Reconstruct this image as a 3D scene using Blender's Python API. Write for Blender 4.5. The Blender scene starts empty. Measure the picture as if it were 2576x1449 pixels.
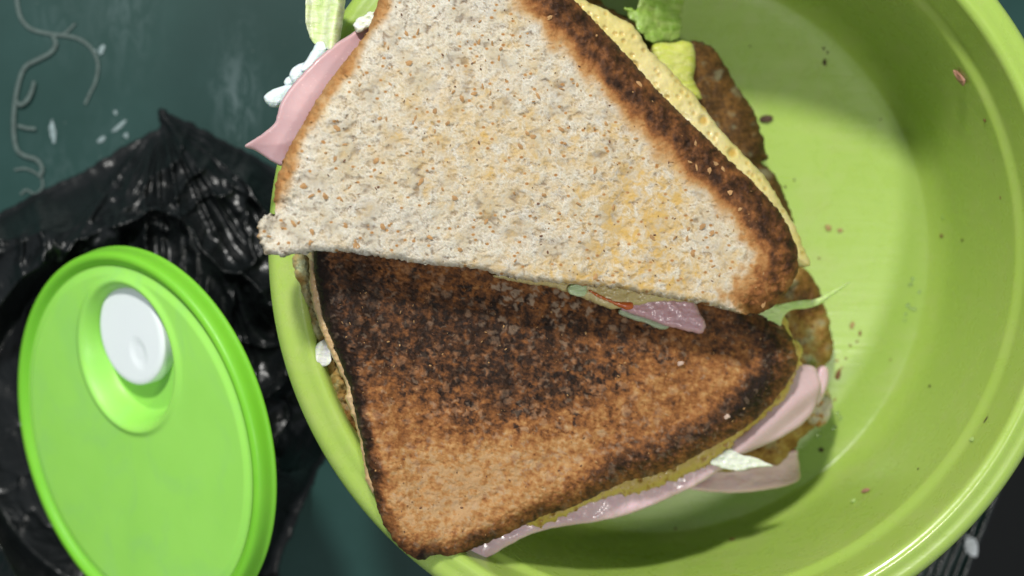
import bpy, math, random
import numpy as np
from mathutils import Vector, Matrix

random.seed(7)
rng = np.random.default_rng(7)
S = bpy.context.scene
C = S.collection
S.unit_settings.scale_length = 0.01          # one unit is one centimetre

# ------------------------------------------------------------------ camera
CAM = np.array([0.0, 0.0, 55.0])
LENS = 52.0
FPX = LENS / 36.0 * 2576.0
TX, TY = -0.014, -0.030
ca, sa, cb, sb = math.cos(TX), math.sin(TX), math.cos(TY), math.sin(TY)
ROT = np.array([[1, 0, 0], [0, ca, -sa], [0, sa, ca]]) @ np.array([[cb, 0, sb], [0, 1, 0], [-sb, 0, cb]])
cam = bpy.data.cameras.new('camera')
co = bpy.data.objects.new('camera', cam)
C.objects.link(co)
co.matrix_world = Matrix.Translation(Vector(CAM)) @ Matrix([list(r) for r in ROT]).to_4x4()
cam.lens = LENS
cam.sensor_width = 36
cam.clip_start = 1
cam.clip_end = 500
cam.dof.use_dof = True
cam.dof.focus_distance = 44.6
cam.dof.aperture_fstop = 0.001 * LENS / 0.72
S.camera = co

# ------------------------------------------------------------------ light
w = bpy.data.worlds.new('World')
S.world = w
w.use_nodes = True
w.node_tree.nodes['Background'].inputs[0].default_value = (0.86, 0.93, 1.0, 1)
w.node_tree.nodes['Background'].inputs[1].default_value = 0.36
S.view_settings.view_transform = 'Standard'
S.view_settings.look = 'None'
S.view_settings.exposure = 0
S.view_settings.gamma = 1
BC = np.array([6.563, 0.558])                # bowl centre on the table
def lamp(name, travel, dist, size, power, col):
    t = Vector(travel).normalized()
    l = bpy.data.lights.new(name, 'AREA')
    l.shape = 'DISK'
    l.size = size
    l.energy = power
    l.color = col
    o = bpy.data.objects.new(name, l)
    C.objects.link(o)
    o.location = Vector((BC[0], BC[1], 3)) - t * dist
    o.rotation_euler = t.to_track_quat('-Z', 'Y').to_euler()
lamp('ceiling_lamp_key', (2.6, -6.6, -8.3), 170, 15, 310000, (1.0, 0.98, 0.93))
lamp('ceiling_lamp_second', (-2.7, 2.0, -8.3), 190, 17, 108000, (1.0, 0.97, 0.90))

# ------------------------------------------------------------------ photo plan: a point of the plan at a height
def P(px, py, z):
    px = np.asarray(px, float); py = np.asarray(py, float); z = np.asarray(z, float)
    d = np.stack([(px - 1288) / FPX, -(py - 724.5) / FPX, -np.ones_like(px)], -1) @ ROT.T
    t = (z - CAM[2]) / d[..., 2]
    return CAM + d * t[..., None]

# ------------------------------------------------------------------ noise
def _h(ix, iy, iz, s):
    with np.errstate(over='ignore'):
        h = ix.astype(np.uint32) * np.uint32(374761393) + iy.astype(np.uint32) * np.uint32(668265263) + iz.astype(np.uint32) * np.uint32(2147483647) + np.uint32(s * 1274126177 & 0xffffffff)
        h = (h ^ (h >> np.uint32(13))) * np.uint32(1274126177)
        h = (h ^ (h >> np.uint32(16))) * np.uint32(2246822519)
        h = h ^ (h >> np.uint32(15))
    return h.astype(np.float64) / 4294967295.0
def noise(x, y, s=0):
    """smooth 2-D gradient noise, about -1..1"""
    xi = np.floor(x).astype(np.int64); yi = np.floor(y).astype(np.int64)
    fx = x - xi; fy = y - yi
    u = fx * fx * fx * (fx * (fx * 6 - 15) + 10); v = fy * fy * fy * (fy * (fy * 6 - 15) + 10)
    z = np.zeros_like(xi)
    def g(ax, ay, dx, dy):
        a = _h(xi + ax, yi + ay, z, s) * 2 * math.pi
        return np.cos(a) * dx + np.sin(a) * dy
    a = g(0, 0, fx, fy); b = g(1, 0, fx - 1, fy); c = g(0, 1, fx, fy - 1); d = g(1, 1, fx - 1, fy - 1)
    return ((a * (1 - u) + b * u) * (1 - v) + (c * (1 - u) + d * u) * v) * 1.5
def fbm(x, y, s=0, o=4, g=0.5):
    r = 0; a = 1; n = 0
    for k in range(o):
        r = r + a * noise(x * 2 ** k + 17.3 * k, y * 2 ** k - 9.1 * k, s + k * 7); n += a; a *= g
    return r / n
def cells(x, y, s=0):
    """nearest and second nearest point distance and the id of the nearest"""
    xi = np.floor(x).astype(np.int64); yi = np.floor(y).astype(np.int64)
    z = np.zeros_like(xi)
    f1 = np.full(x.shape, 9.0); f2 = np.full(x.shape, 9.0); idn = np.zeros(x.shape)
    for dx in (-1, 0, 1):
        for dy in (-1, 0, 1):
            cx = xi + dx; cy = yi + dy
            qx = cx + _h(cx, cy, z, s); qy = cy + _h(cx, cy, z, s + 1)
            d = np.hypot(x - qx, y - qy); i = _h(cx, cy, z, s + 2)
            m = d < f1
            f2 = np.where(m, f1, np.minimum(f2, d)); idn = np.where(m, i, idn); f1 = np.where(m, d, f1)
    return f1, f2, idn
def ss(a, b, x):
    t = np.clip((x - a) / (b - a), 0, 1)
    return t * t * (3 - 2 * t)

# ------------------------------------------------------------------ objects
ROOTS = {}
def tag(o, label=None, cat=None, group=None, kind=None):
    if label: o['label'] = label
    if cat: o['category'] = cat
    if group: o['group'] = group
    if kind: o['kind'] = kind
    return o
def thing(name, loc, label, cat, group=None):
    o = bpy.data.objects.new(name, None)
    C.objects.link(o)
    o.empty_display_size = 1
    o.location = loc
    return tag(o, label, cat, group)
def origin(parent):
    v = np.zeros(3)
    while parent is not None:
        v += np.array(parent.location); parent = parent.parent
    return v
def build(name, V, Fs, mat, parent=None, smooth=True, attrs=None, loc=None):
    V = np.asarray(V, float)
    if parent is not None:
        loc = np.zeros(3); off = origin(parent)
    else:
        if loc is None:
            loc = np.array([V[:, 0].mean(), V[:, 1].mean(), V[:, 2].min()])
        loc = np.asarray(loc, float)
        off = loc
    me = bpy.data.meshes.new(name)
    if isinstance(Fs, np.ndarray):
        n = Fs.shape[1]
        me.vertices.add(len(V)); me.vertices.foreach_set('co', (V - off).astype(np.float32).ravel())
        me.loops.add(Fs.size); me.loops.foreach_set('vertex_index', Fs.astype(np.int32).ravel())
        me.polygons.add(len(Fs)); me.polygons.foreach_set('loop_start', np.arange(0, Fs.size, n, dtype=np.int32))
        me.update(calc_edges=True)
        me.validate()
    else:
        me.from_pydata([tuple(v) for v in (V - off)], [], Fs)
        me.update()
    if smooth:
        me.polygons.foreach_set('use_smooth', np.ones(len(me.polygons), bool))
    for k, a in (attrs or {}).items():
        at = me.attributes.new(k, 'FLOAT', 'POINT')
        at.data.foreach_set('value', np.asarray(a, np.float32))
    me.materials.append(mat)
    o = bpy.data.objects.new(name, me)
    C.objects.link(o)
    o.location = loc
    if parent is not None: o.parent = parent
    return o

# ------------------------------------------------------------------ materials
class Mat:
    def __init__(s, name):
        s.m = bpy.data.materials.new(name); s.m.use_nodes = True
        s.t = s.m.node_tree; s.n = s.t.nodes; s.b = s.n['Principled BSDF']
        s.tc = s.n.new('ShaderNodeTexCoord')
    def link(s, a, b): s.t.links.new(a, b)
    def put(s, sock, v):
        if isinstance(v, (int, float)): sock.default_value = v
        elif isinstance(v, tuple): sock.default_value = v + (1,) if len(v) == 3 and sock.type == 'RGBA' else v
        else: s.link(v, sock)
    def noise(s, scale, detail=4, rough=0.55, dist=0, stretch=None):
        t = s.n.new('ShaderNodeTexNoise'); t.inputs['Scale'].default_value = scale
        t.inputs['Detail'].default_value = detail; t.inputs['Roughness'].default_value = rough; t.inputs['Distortion'].default_value = dist
        c = s.tc.outputs['Object']
        if stretch:
            mp = s.n.new('ShaderNodeMapping'); mp.inputs['Scale'].default_value = stretch; s.link(c, mp.inputs[0]); c = mp.outputs[0]
        s.link(c, t.inputs['Vector'])
        return t.outputs[0]
    def vor(s, scale, feature='F1', out=0, rand=1):
        t = s.n.new('ShaderNodeTexVoronoi'); t.inputs['Scale'].default_value = scale; t.feature = feature
        t.inputs['Randomness'].default_value = rand
        s.link(s.tc.outputs['Object'], t.inputs['Vector'])
        return t.outputs[out]
    def attr(s, name):
        t = s.n.new('ShaderNodeAttribute'); t.attribute_name = name
        return t.outputs['Fac']
    def ramp(s, f, stops):
        t = s.n.new('ShaderNodeValToRGB'); s.link(f, t.inputs[0]); e = t.color_ramp.elements
        while len(e) < len(stops): e.new(0.5)
        for k, (p, c) in enumerate(stops):
            e[k].position = p; e[k].color = (c[0], c[1], c[2], 1) if isinstance(c, tuple) else (c, c, c, 1)
        return t.outputs[0]
    def math(s, op, a, b=0.0, clamp=False):
        t = s.n.new('ShaderNodeMath'); t.operation = op; t.use_clamp = clamp
        s.put(t.inputs[0], a); s.put(t.inputs[1], b)
        return t.outputs[0]
    def mix(s, f, a, b, mode='MIX'):
        t = s.n.new('ShaderNodeMix'); t.data_type = 'RGBA'; t.blend_type = mode
        s.put(t.inputs[0], f); s.put(t.inputs[6], a); s.put(t.inputs[7], b)
        return t.outputs[2]
    def bump(s, h, strength=0.3, dist=0.05, normal=None):
        t = s.n.new('ShaderNodeBump'); t.inputs['Strength'].default_value = strength; t.inputs['Distance'].default_value = dist
        s.link(h, t.inputs['Height'])
        if normal: s.link(normal, t.inputs['Normal'])
        s.link(t.outputs[0], s.b.inputs['Normal'])
        return t.outputs[0]
    def set(s, **k):
        for a, v in k.items():
            s.put(s.b.inputs[a.replace('_', ' ')], v)
        return s
    def sss(s, wt, rad, scale):
        s.b.inputs['Subsurface Weight'].default_value = wt
        s.b.inputs['Subsurface Radius'].default_value = rad
        s.b.inputs['Subsurface Scale'].default_value = scale
        return s

def mat_bread(name='bread', tint=None):
    m = Mat(name)
    n1 = m.noise(0.9, 3); n2 = m.noise(7, 6, 0.65, 0.4); n3 = m.noise(26, 4, 0.7)
    cream = m.mix(m.ramp(n1, [(0.40, 0.0), (0.60, 1.0)]), (0.47, 0.43, 0.33), (0.44, 0.41, 0.345))
    cream = m.mix(m.ramp(n2, [(0.42, 0.0), (0.72, 0.55)]), cream, (0.54, 0.52, 0.455))
    cream = m.mix(m.attr('pore'), cream, (0.20, 0.155, 0.12))
    st = m.math('MULTIPLY', m.attr('stain'), m.ramp(m.noise(3.2, 5, 0.6, 0.6), [(0.36, 0.15), (0.62, 1.0)]), True)
    cream = m.mix(m.attr('web'), cream, (0.74, 0.72, 0.64))
    cream = m.mix(st, cream, (0.52, 0.345, 0.115))
    br = m.attr('brown')
    br2 = m.math('ADD', br, m.math('MULTIPLY', m.math('SUBTRACT', n2, 0.5), m.math('MULTIPLY', m.math('MULTIPLY', br, m.math('SUBTRACT', 1.15, br)), 1.6)), True)
    br2 = m.math('ADD', br2, m.math('MULTIPLY', m.math('SUBTRACT', n3, 0.5), m.math('MULTIPLY', br, 0.30)), True)
    t = m.ramp(br2, [(0.0, (0.52, 0.43, 0.30)), (0.14, (0.44, 0.27, 0.12)), (0.30, (0.36, 0.178, 0.062)), (0.48, (0.235, 0.092, 0.028)),
                     (0.66, (0.105, 0.043, 0.017)), (0.82, (0.040, 0.018, 0.009)), (1.0, (0.013, 0.008, 0.006))])
    col = m.mix(m.ramp(br, [(0.02, 0.0), (0.22, 1.0)]), cream, t)
    col = m.mix(m.attr('pale'), col, m.mix(br, (0.42, 0.35, 0.26), (0.20, 0.135, 0.09)))
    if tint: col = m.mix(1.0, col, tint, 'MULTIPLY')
    m.set(Base_Color=col, Roughness=m.math('SUBTRACT', 0.80, m.math('MULTIPLY', br, 0.28)), Specular_IOR_Level=0.16)
    m.bump(m.math('ADD', n3, m.math('MULTIPLY', n2, 1.5)), 0.32, 0.05)
    m.sss(0.12, (0.5, 0.3, 0.15), 0.12)
    return m.m
def mat_ham(name, c1, c2, rough=0.36, bump=0.15):
    m = Mat(name)
    n = m.noise(0.5, 3); k = m.noise(9, 4, 0.6)
    col = m.mix(m.ramp(n, [(0.35, 0.0), (0.65, 1.0)]), c1, c2)
    col = m.mix(m.ramp(k, [(0.62, 0.0), (0.75, 0.35)]), col, (0.80, 0.60, 0.56))
    m.set(Base_Color=col, Roughness=rough, Coat_Weight=0.35, Coat_Roughness=0.12)
    m.bump(m.noise(4, 5, 0.6), bump, 0.06)
    m.sss(0.35, (0.9, 0.35, 0.25), 0.35)
    return m.m
def mat_egg(name, c1, c2, c3):
    m = Mat(name)
    col = m.mix(m.ramp(m.noise(0.8, 4), [(0.35, 0.0), (0.65, 1.0)]), c1, c2)
    col = m.mix(m.attr('pore'), col, c3)
    col = m.mix(m.ramp(m.noise(6, 4), [(0.60, 0.0), (0.72, 0.5)]), col, (0.55, 0.30, 0.06))
    m.set(Base_Color=col, Roughness=0.38, Coat_Weight=0.25, Coat_Roughness=0.15)
    m.bump(m.noise(8, 5, 0.6), 0.35, 0.05)
    m.sss(0.25, (0.7, 0.45, 0.12), 0.25)
    return m.m
def mat_leaf(name, c1, c2, tr=0.4, stretch=(1, 4, 1)):
    m = Mat(name)
    v = m.noise(1.5, 5, 0.6, 0.8, stretch)
    col = m.mix(m.ramp(v, [(0.38, 0.0), (0.62, 1.0)]), c1, c2)
    m.set(Base_Color=col, Roughness=0.3, Transmission_Weight=0.0, Coat_Weight=0.3)
    m.bump(v, 0.5, 0.12)
    m.sss(tr, (0.6, 0.9, 0.3), 0.4)
    return m.m
def mat_plastic(name, c1, c2, rough, sss=(0.25, (0.4, 0.8, 0.1), 0.5), bump=0.02, scale=0.35, blotch=0.0, coat=0.0, streak=False, smear=None):
    m = Mat(name)
    col = m.mix(m.ramp(m.noise(scale, 3), [(0.35, 0.0), (0.65, 1.0)]), c1, c2)
    sm = m.ramp(m.noise(1.1, 5, 0.65, 0.5), [(0.45, 0.0), (0.75, 1.0)])
    m.set(Base_Color=col, Roughness=m.math('ADD', rough, m.math('MULTIPLY', sm, 0.18)), Coat_Weight=coat, Coat_Roughness=0.08)
    if streak:
        a_ = m.noise(1.0, 4, 0.55, 0.4, (0.25, 2.6, 1)); b_ = m.noise(1.0, 3, 0.5, 0.0, (9, 0.5, 1))
        m.bump(m.math('ADD', m.math('MULTIPLY', a_, 0.8), m.math('MULTIPLY', b_, 0.05)), 0.20, 0.07)
        film = m.ramp(m.noise(0.55, 6, 0.7, 1.0), [(0.48, 0.0), (0.66, 0.35)])
        m.set(Base_Color=m.mix(film, col, (0.40, 0.47, 0.16)))
    else:
        m.bump(m.noise(2.5, 3), bump, 0.05)
    if smear:
        f_ = m.ramp(m.noise(0.45, 6, 0.65, 1.4, (1, 0.6, 1)), [(0.47, 0.0), (0.66, 0.25)])
        m.set(Base_Color=m.mix(f_, col, smear))
    m.sss(*sss)
    return m
BREAD = mat_bread()
BREAD_O = mat_bread('bread_olive', (0.80, 0.98, 0.80))  # bread tinted olive with less red, used on both bottom slices
HAM_L = mat_ham('ham_pink', (0.50, 0.29, 0.295), (0.47, 0.30, 0.315), 0.45, 0.06)
HAM_R = mat_ham('ham_mauve', (0.66, 0.47, 0.52), (0.58, 0.40, 0.44), 0.28, 0.30)
HAM_F = mat_ham('ham_matte', (0.50, 0.36, 0.37), (0.44, 0.30, 0.30), 0.45, 0.08)
HAM_W = mat_ham('ham_wet', (0.56, 0.35, 0.38), (0.52, 0.31, 0.345), 0.22, 0.55)
EGG = mat_egg('egg', (0.60, 0.51, 0.18), (0.63, 0.55, 0.26), (0.52, 0.34, 0.08))
EGG_D = mat_egg('egg_mustard', (0.44, 0.31, 0.06), (0.52, 0.38, 0.11), (0.36, 0.20, 0.04))
SAUCE = mat_egg('egg_spread', (0.56, 0.47, 0.22), (0.52, 0.42, 0.19), (0.50, 0.42, 0.16))
LETT = mat_leaf('lettuce_pale', (0.56, 0.70, 0.30), (0.70, 0.80, 0.50))
LETT_G = mat_leaf('lettuce_green', (0.24, 0.40, 0.06), (0.36, 0.50, 0.14))
LETT_W = mat_leaf('lettuce_white', (0.68, 0.76, 0.60), (0.76, 0.82, 0.68))
LETT_Y = mat_leaf('lettuce_yellow', (0.50, 0.54, 0.08), (0.60, 0.60, 0.20))
ONION = mat_leaf('onion_white', (0.66, 0.80, 0.80), (0.74, 0.84, 0.82))
TOMATO = mat_ham('tomato', (0.50, 0.10, 0.02), (0.56, 0.16, 0.03), 0.2, 0.3)

def mat_bowl():
    m = mat_plastic('bowl_plastic', (0.330, 0.475, 0.085), (0.345, 0.490, 0.095), 0.27, (0.35, (0.7, 0.9, 0.15), 0.9), 0.015, 0.2, coat=0.2, streak=True)
    return m.m
BOWL = mat_bowl()
LIDM = mat_plastic('lid_plastic', (0.30, 0.68, 0.10), (0.32, 0.71, 0.11), 0.42, (0.10, (0.4, 0.8, 0.1), 0.3), 0.02, smear=(0.25, 0.55, 0.20)).m
LIDR = mat_plastic('lid_rim_plastic', (0.17, 0.52, 0.025), (0.19, 0.54, 0.03), 0.45, (0.25, (0.4, 0.8, 0.1), 0.4), 0.01).m
VALVE = mat_plastic('valve_plastic', (0.78, 0.84, 0.86), (0.80, 0.86, 0.88), 0.35, (0.2, (0.8, 0.8, 0.8), 0.2), 0.01).m

def mat_table():
    m = Mat('table_surface')
    n = m.noise(0.25, 5, 0.6)
    col = m.mix(m.ramp(n, [(0.3, 0.0), (0.7, 1.0)]), (0.009, 0.038, 0.033), (0.013, 0.048, 0.044))
    g = m.attr('smear')
    st = m.math('MULTIPLY', g, m.ramp(m.noise(0.8, 6, 0.7, 1.2, (2.2, 0.8, 1)), [(0.45, 0.0), (0.62, 1.0)]), True)
    col = m.mix(st, col, (0.10, 0.15, 0.155))
    dust = m.ramp(m.vor(1.3), [(0.02, 1.0), (0.05, 0.0)])
    col = m.mix(m.math('MULTIPLY', dust, 0.25), col, (0.3, 0.33, 0.3))
    m.set(Base_Color=col, Roughness=m.math('ADD', 0.40, m.math('MULTIPLY', n, 0.12)), Specular_IOR_Level=0.22)
    m.bump(m.noise(3, 5), 0.05, 0.05)
    return m.m
TABLE = mat_table()
def mat_bag():
    m = Mat('black_plastic_film')
    m.set(Base_Color=m.mix(m.noise(0.4), (0.003, 0.004, 0.004), (0.007, 0.009, 0.010)), Roughness=0.30, Specular_IOR_Level=0.34)
    m.bump(m.noise(0.9, 3, 0.45, 1.2), 0.35, 0.30)
    return m.m
BAG = mat_bag()
def flat(name, col, rough=0.5, **k):
    m = Mat(name)
    c = m.mix(m.ramp(m.noise(5, 4), [(0.35, 0.0), (0.65, 1.0)]), tuple(x * 0.75 for x in col), tuple(min(1, x * 1.15) for x in col))
    m.set(Base_Color=c, Roughness=rough, **k)
    m.bump(m.noise(14, 4), 0.3, 0.03)
    return m.m
THREAD = flat('pale_thread', (0.065, 0.10, 0.093), 0.7)
FLECK_W = flat('white_fleck', (0.20, 0.27, 0.28), 0.6)
PAINT = flat('white_paint_chip', (0.72, 0.75, 0.76), 0.6)
CR_D = flat('crumb_dark', (0.06, 0.028, 0.012), 0.7)
CR_B = flat('crumb_brown', (0.20, 0.09, 0.03), 0.7)
CR_T = flat('crumb_tan', (0.38, 0.26, 0.10), 0.7)
CR_P = flat('crumb_pink', (0.42, 0.22, 0.15), 0.5)
CR_G = flat('crumb_green', (0.42, 0.58, 0.18), 0.5)
FLOORM = flat('dark_floor', (0.006, 0.007, 0.007), 0.8)
EDGE = flat('ribbed_edge', (0.010, 0.018, 0.017), 0.25)
BRAN = flat('bran', (0.36, 0.20, 0.075), 0.7)
BRAN_D = flat('bran_dark', (0.13, 0.055, 0.025), 0.7)
md = Mat('grease'); md.set(Base_Color=(0.9, 1.0, 0.8), Roughness=0.03, Transmission_Weight=0.9, IOR=1.4); GREASE = md.m

# ------------------------------------------------------------------ slab builder
def spline(pts, n=10):
    p = np.array([q[:2] for q in pts], float); N = len(p); out = []; fl = []
    for i in range(N):
        a, b, c, d = p[i - 1], p[i], p[(i + 1) % N], p[(i + 2) % N]
        flag = pts[i][2] if len(pts[i]) > 2 else 'c'
        for k in range(n):
            t = k / n
            out.append(0.5 * ((2 * b) + (-a + c) * t + (2 * a - 5 * b + 4 * c - d) * t * t + (-a + 3 * b - 3 * c + d) * t ** 3))
            fl.append(flag)
    return np.array(out), np.array(fl)
def seg_dist(X, Y, A, B):
    """distance and nearest point of many points to many segments"""
    best = np.full(X.shape, 1e9); nx = X.copy(); ny = Y.copy()
    for (ax, ay), (bx, by) in zip(A, B):
        vx, vy = bx - ax, by - ay; L = vx * vx + vy * vy + 1e-9
        t = np.clip(((X - ax) * vx + (Y - ay) * vy) / L, 0, 1)
        qx = ax + t * vx; qy = ay + t * vy; d = (X - qx) ** 2 + (Y - qy) ** 2
        m = d < best
        best = np.where(m, d, best); nx = np.where(m, qx, nx); ny = np.where(m, qy, ny)
    return np.sqrt(best), nx, ny
def inside(X, Y, Q):
    c = np.zeros(X.shape, bool)
    for (ax, ay), (bx, by) in zip(Q, np.roll(Q, -1, 0)):
        if ay == by: continue
        m = ((ay > Y) != (by > Y)) & (X < (bx - ax) * (Y - ay) / (by - ay) + ax)
        c ^= m
    return c
PXCM = 84.0
def slab(name, mat, parent, pts, zf, thick, step=3.0, jag=0.0, jagf=0.05, jag_c=None, crust=(0.8, 0.9), cut=(0.12, 0.12), disp=None, attrs=None,
         label=None, kind=None, smoothn=8, loc=None, taper=0.0, wave=None):
    Q, fl = spline(pts, smoothn)
    if jag or jag_c:
        T = np.roll(Q, -1, 0) - np.roll(Q, 1, 0); T /= np.linalg.norm(T, axis=1)[:, None] + 1e-9
        # resample so the jag has room
        Nn = np.stack([T[:, 1], -T[:, 0]], 1)
        R = []; RF = []
        for i in range(len(Q)):
            a, b = Q[i], Q[(i + 1) % len(Q)]; L = np.linalg.norm(b - a); k = max(1, int(L / 4))
            for j in range(k):
                t = j / k; R.append(np.concatenate([a * (1 - t) + b * t, Nn[i] * (1 - t) + Nn[(i + 1) % len(Q)] * t])); RF.append(fl[i])
        R = np.array(R); fl = np.array(RF)
        s = noise(R[:, 0] * jagf, R[:, 1] * jagf, 3) + 0.6 * noise(R[:, 0] * jagf * 2.7, R[:, 1] * jagf * 2.7, 5)
        amp = np.where(fl == 'c', jag_c if jag_c is not None else jag, jag)
        Q = R[:, :2] + R[:, 2:] * (s * amp)[:, None]
    x0, y0 = Q.min(0) - step * 2; x1, y1 = Q.max(0) + step * 2
    gx = np.arange(x0, x1, step); gy = np.arange(y0, y1, step)
    X, Y = np.meshgrid(gx, gy)
    ins = inside(X, Y, Q)
    near = np.zeros_like(ins)
    near[:-1, :-1] |= ins[1:, 1:]; near[1:, 1:] |= ins[:-1, :-1]; near[:-1, 1:] |= ins[1:, :-1]; near[1:, :-1] |= ins[:-1, 1:]
    near[:-1] |= ins[1:]; near[1:] |= ins[:-1]; near[:, :-1] |= ins[:, 1:]; near[:, 1:] |= ins[:, :-1]
    use = ins | near
    A = Q; B = np.roll(Q, -1, 0)
    iu = np.nonzero(use.ravel())[0]
    xu = X.ravel()[iu].copy(); yu = Y.ravel()[iu].copy(); inu = ins.ravel()[iu]
    o = np.nonzero(~inu)[0]
    _, qx, qy = seg_dist(xu[o], yu[o], A, B)
    xu[o] = qx; yu[o] = qy
    dec = max(1, len(Q) // 160)
    def dist_to(flag):
        m = fl == flag
        if not m.any(): return np.full(xu.shape, 99.0)
        idx = np.nonzero(m)[0][::1]
        a = A[idx]; b = B[idx]
        if len(idx) > 200: a = a[::2]; b = B[(idx[::2] + 1) % len(B)]
        return seg_dist(xu, yu, a, b)[0] / PXCM
    dk = dist_to('k'); dc = dist_to('c')
    dk[o] = np.where(dk[o] < dc[o], 0, dk[o]); dc[o] = np.where(dc[o] <= dk[o], 0, dc[o])
    def drop(d, r, a):
        t = 1 - np.clip(d / r, 0, 1)
        return a * (1 - np.sqrt(np.clip(1 - t * t, 0, 1)))
    info = dict(px=xu, py=yu, dk=dk, dc=dc, d=np.minimum(dk, dc))
    ztop = zf(xu, yu)
    dr = np.maximum(drop(dk, *crust), drop(dc, *cut))
    zt = ztop - dr
    if disp is not None: zt = zt + disp(info)
    mp = -np.ones(X.size, int); mp[iu] = np.arange(len(iu))
    mp = mp.reshape(X.shape)
    a, b, c, d = mp[:-1, :-1], mp[:-1, 1:], mp[1:, 1:], mp[1:, :-1]
    insd = ins[:-1, :-1] | ins[:-1, 1:] | ins[1:, 1:] | ins[1:, :-1]
    ok = insd & (a >= 0) & (b >= 0) & (c >= 0) & (d >= 0)
    # flat image y runs downwards: this order faces up
    quads = np.stack([a[ok], d[ok], c[ok], b[ok]], 1)
    n = len(iu)
    top = P(xu, yu, zt)
    th = thick(xu, yu) if callable(thick) else np.full(n, float(thick))
    bot = P(xu, yu, ztop)
    inset = 0
    bot = top.copy(); bot[:, 2] = np.minimum(ztop - th, zt - 0.03)
    # boundary edges
    E = np.concatenate([quads[:, [0, 1]], quads[:, [1, 2]], quads[:, [2, 3]], quads[:, [3, 0]]])
    key = E[:, 0].astype(np.int64) * n + E[:, 1]; rev = E[:, 1].astype(np.int64) * n + E[:, 0]
    bd = E[~np.isin(key, rev)]
    # one middle ring bulging a little keeps the side from being a bare wall
    V = np.concatenate([top, bot])
    side = np.stack([bd[:, 1], bd[:, 0], bd[:, 0] + n, bd[:, 1] + n], 1)
    Fa = np.concatenate([quads, quads[:, ::-1] + n, side])
    at = {}
    if attrs is not None:
        for k, v in attrs(info).items():
            at[k] = np.concatenate([v, v])
    ob = build(name, V, Fa, mat, parent, True, at, loc)
    if label: ob['label'] = label
    if kind: ob['kind'] = kind
    ob_info = dict(info, top=top, n=n)
    return ob, ob_info

def blob(px, py, cx, cy, rx, ry=None, ang=0):
    ry = ry or rx; c, s = math.cos(math.radians(ang)), math.sin(math.radians(ang))
    u = ((px - cx) * c + (py - cy) * s) / rx; v = (-(px - cx) * s + (py - cy) * c) / ry
    return np.exp(-(u * u + v * v))

# ------------------------------------------------------------------ setting
def grid_sheet(name, x0, x1, y0, y1, z, nx, ny, mat, attrs=None):
    gx = np.linspace(x0, x1, nx); gy = np.linspace(y0, y1, ny); X, Y = np.meshgrid(gx, gy)
    V = np.stack([X.ravel(), Y.ravel(), np.full(X.size, z)], 1)
    i = np.arange(nx * ny).reshape(ny, nx)
    Q = np.stack([i[:-1, :-1].ravel(), i[:-1, 1:].ravel(), i[1:, 1:].ravel(), i[1:, :-1].ravel()], 1)
    return build(name, V, Q, mat, None, True, attrs(V) if attrs else None, (0, 0, z))
ZT = -2.5
fl_ = grid_sheet('floor', -150, 150, -150, 150, -72, 2, 2, FLOORM); tag(fl_, kind='structure')
# table top: its right edge runs off below the bowl
e0 = P(2492, 1290, ZT)[:2]; e1 = P(2428, 1449, ZT)[:2]
ed = (e1 - e0) / np.linalg.norm(e1 - e0); en = np.array([-ed[1], ed[0]])
if en[0] < 0: en = -en
def table():
    t = np.linspace(-90, 60, 90); s = np.linspace(-90, 0, 110)
    T, Sg = np.meshgrid(t, s)
    XY = e0 + T.ravel()[:, None] * ed + Sg.ravel()[:, None] * en
    n = len(XY)
    V = np.concatenate([np.c_[XY, np.full(n, ZT)], np.c_[XY, np.full(n, ZT - 3.0)]])
    i = np.arange(n).reshape(len(s), len(t))
    Q = np.stack([i[:-1, :-1].ravel(), i[:-1, 1:].ravel(), i[1:, 1:].ravel(), i[1:, :-1].ravel()], 1)
    if np.cross(XY[Q[0, 1]] - XY[Q[0, 0]], XY[Q[0, 2]] - XY[Q[0, 1]]) < 0: Q = Q[:, ::-1]
    ring = np.concatenate([i[0, :], i[1:, -1], i[-1, -2::-1], i[-2:0:-1, 0]])
    r2 = np.roll(ring, -1)
    side = np.stack([ring, r2, r2 + n, ring + n], 1)
    sm = np.zeros(n)
    for (a, b, ra, rb) in ((600, 240, 45, 110), (265, 350, 25, 20), (310, 30, 70, 120), (150, 20, 50, 60), (120, 440, 70, 40)):
        q = P(a, b, ZT)[:2]; k = 64.7
        sm += np.exp(-(((XY[:, 0] - q[0]) * k / ra) ** 2 + ((XY[:, 1] - q[1]) * k / rb) ** 2)) * (1.0 if a == 600 else 0.35)
    o = build('table_top', V, np.concatenate([Q, Q[:, ::-1] + n, side]), TABLE, None, False, {'smear': np.concatenate([sm, sm])}, (0, 0, ZT))
    tag(o, kind='structure')
    return o
table()

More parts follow.
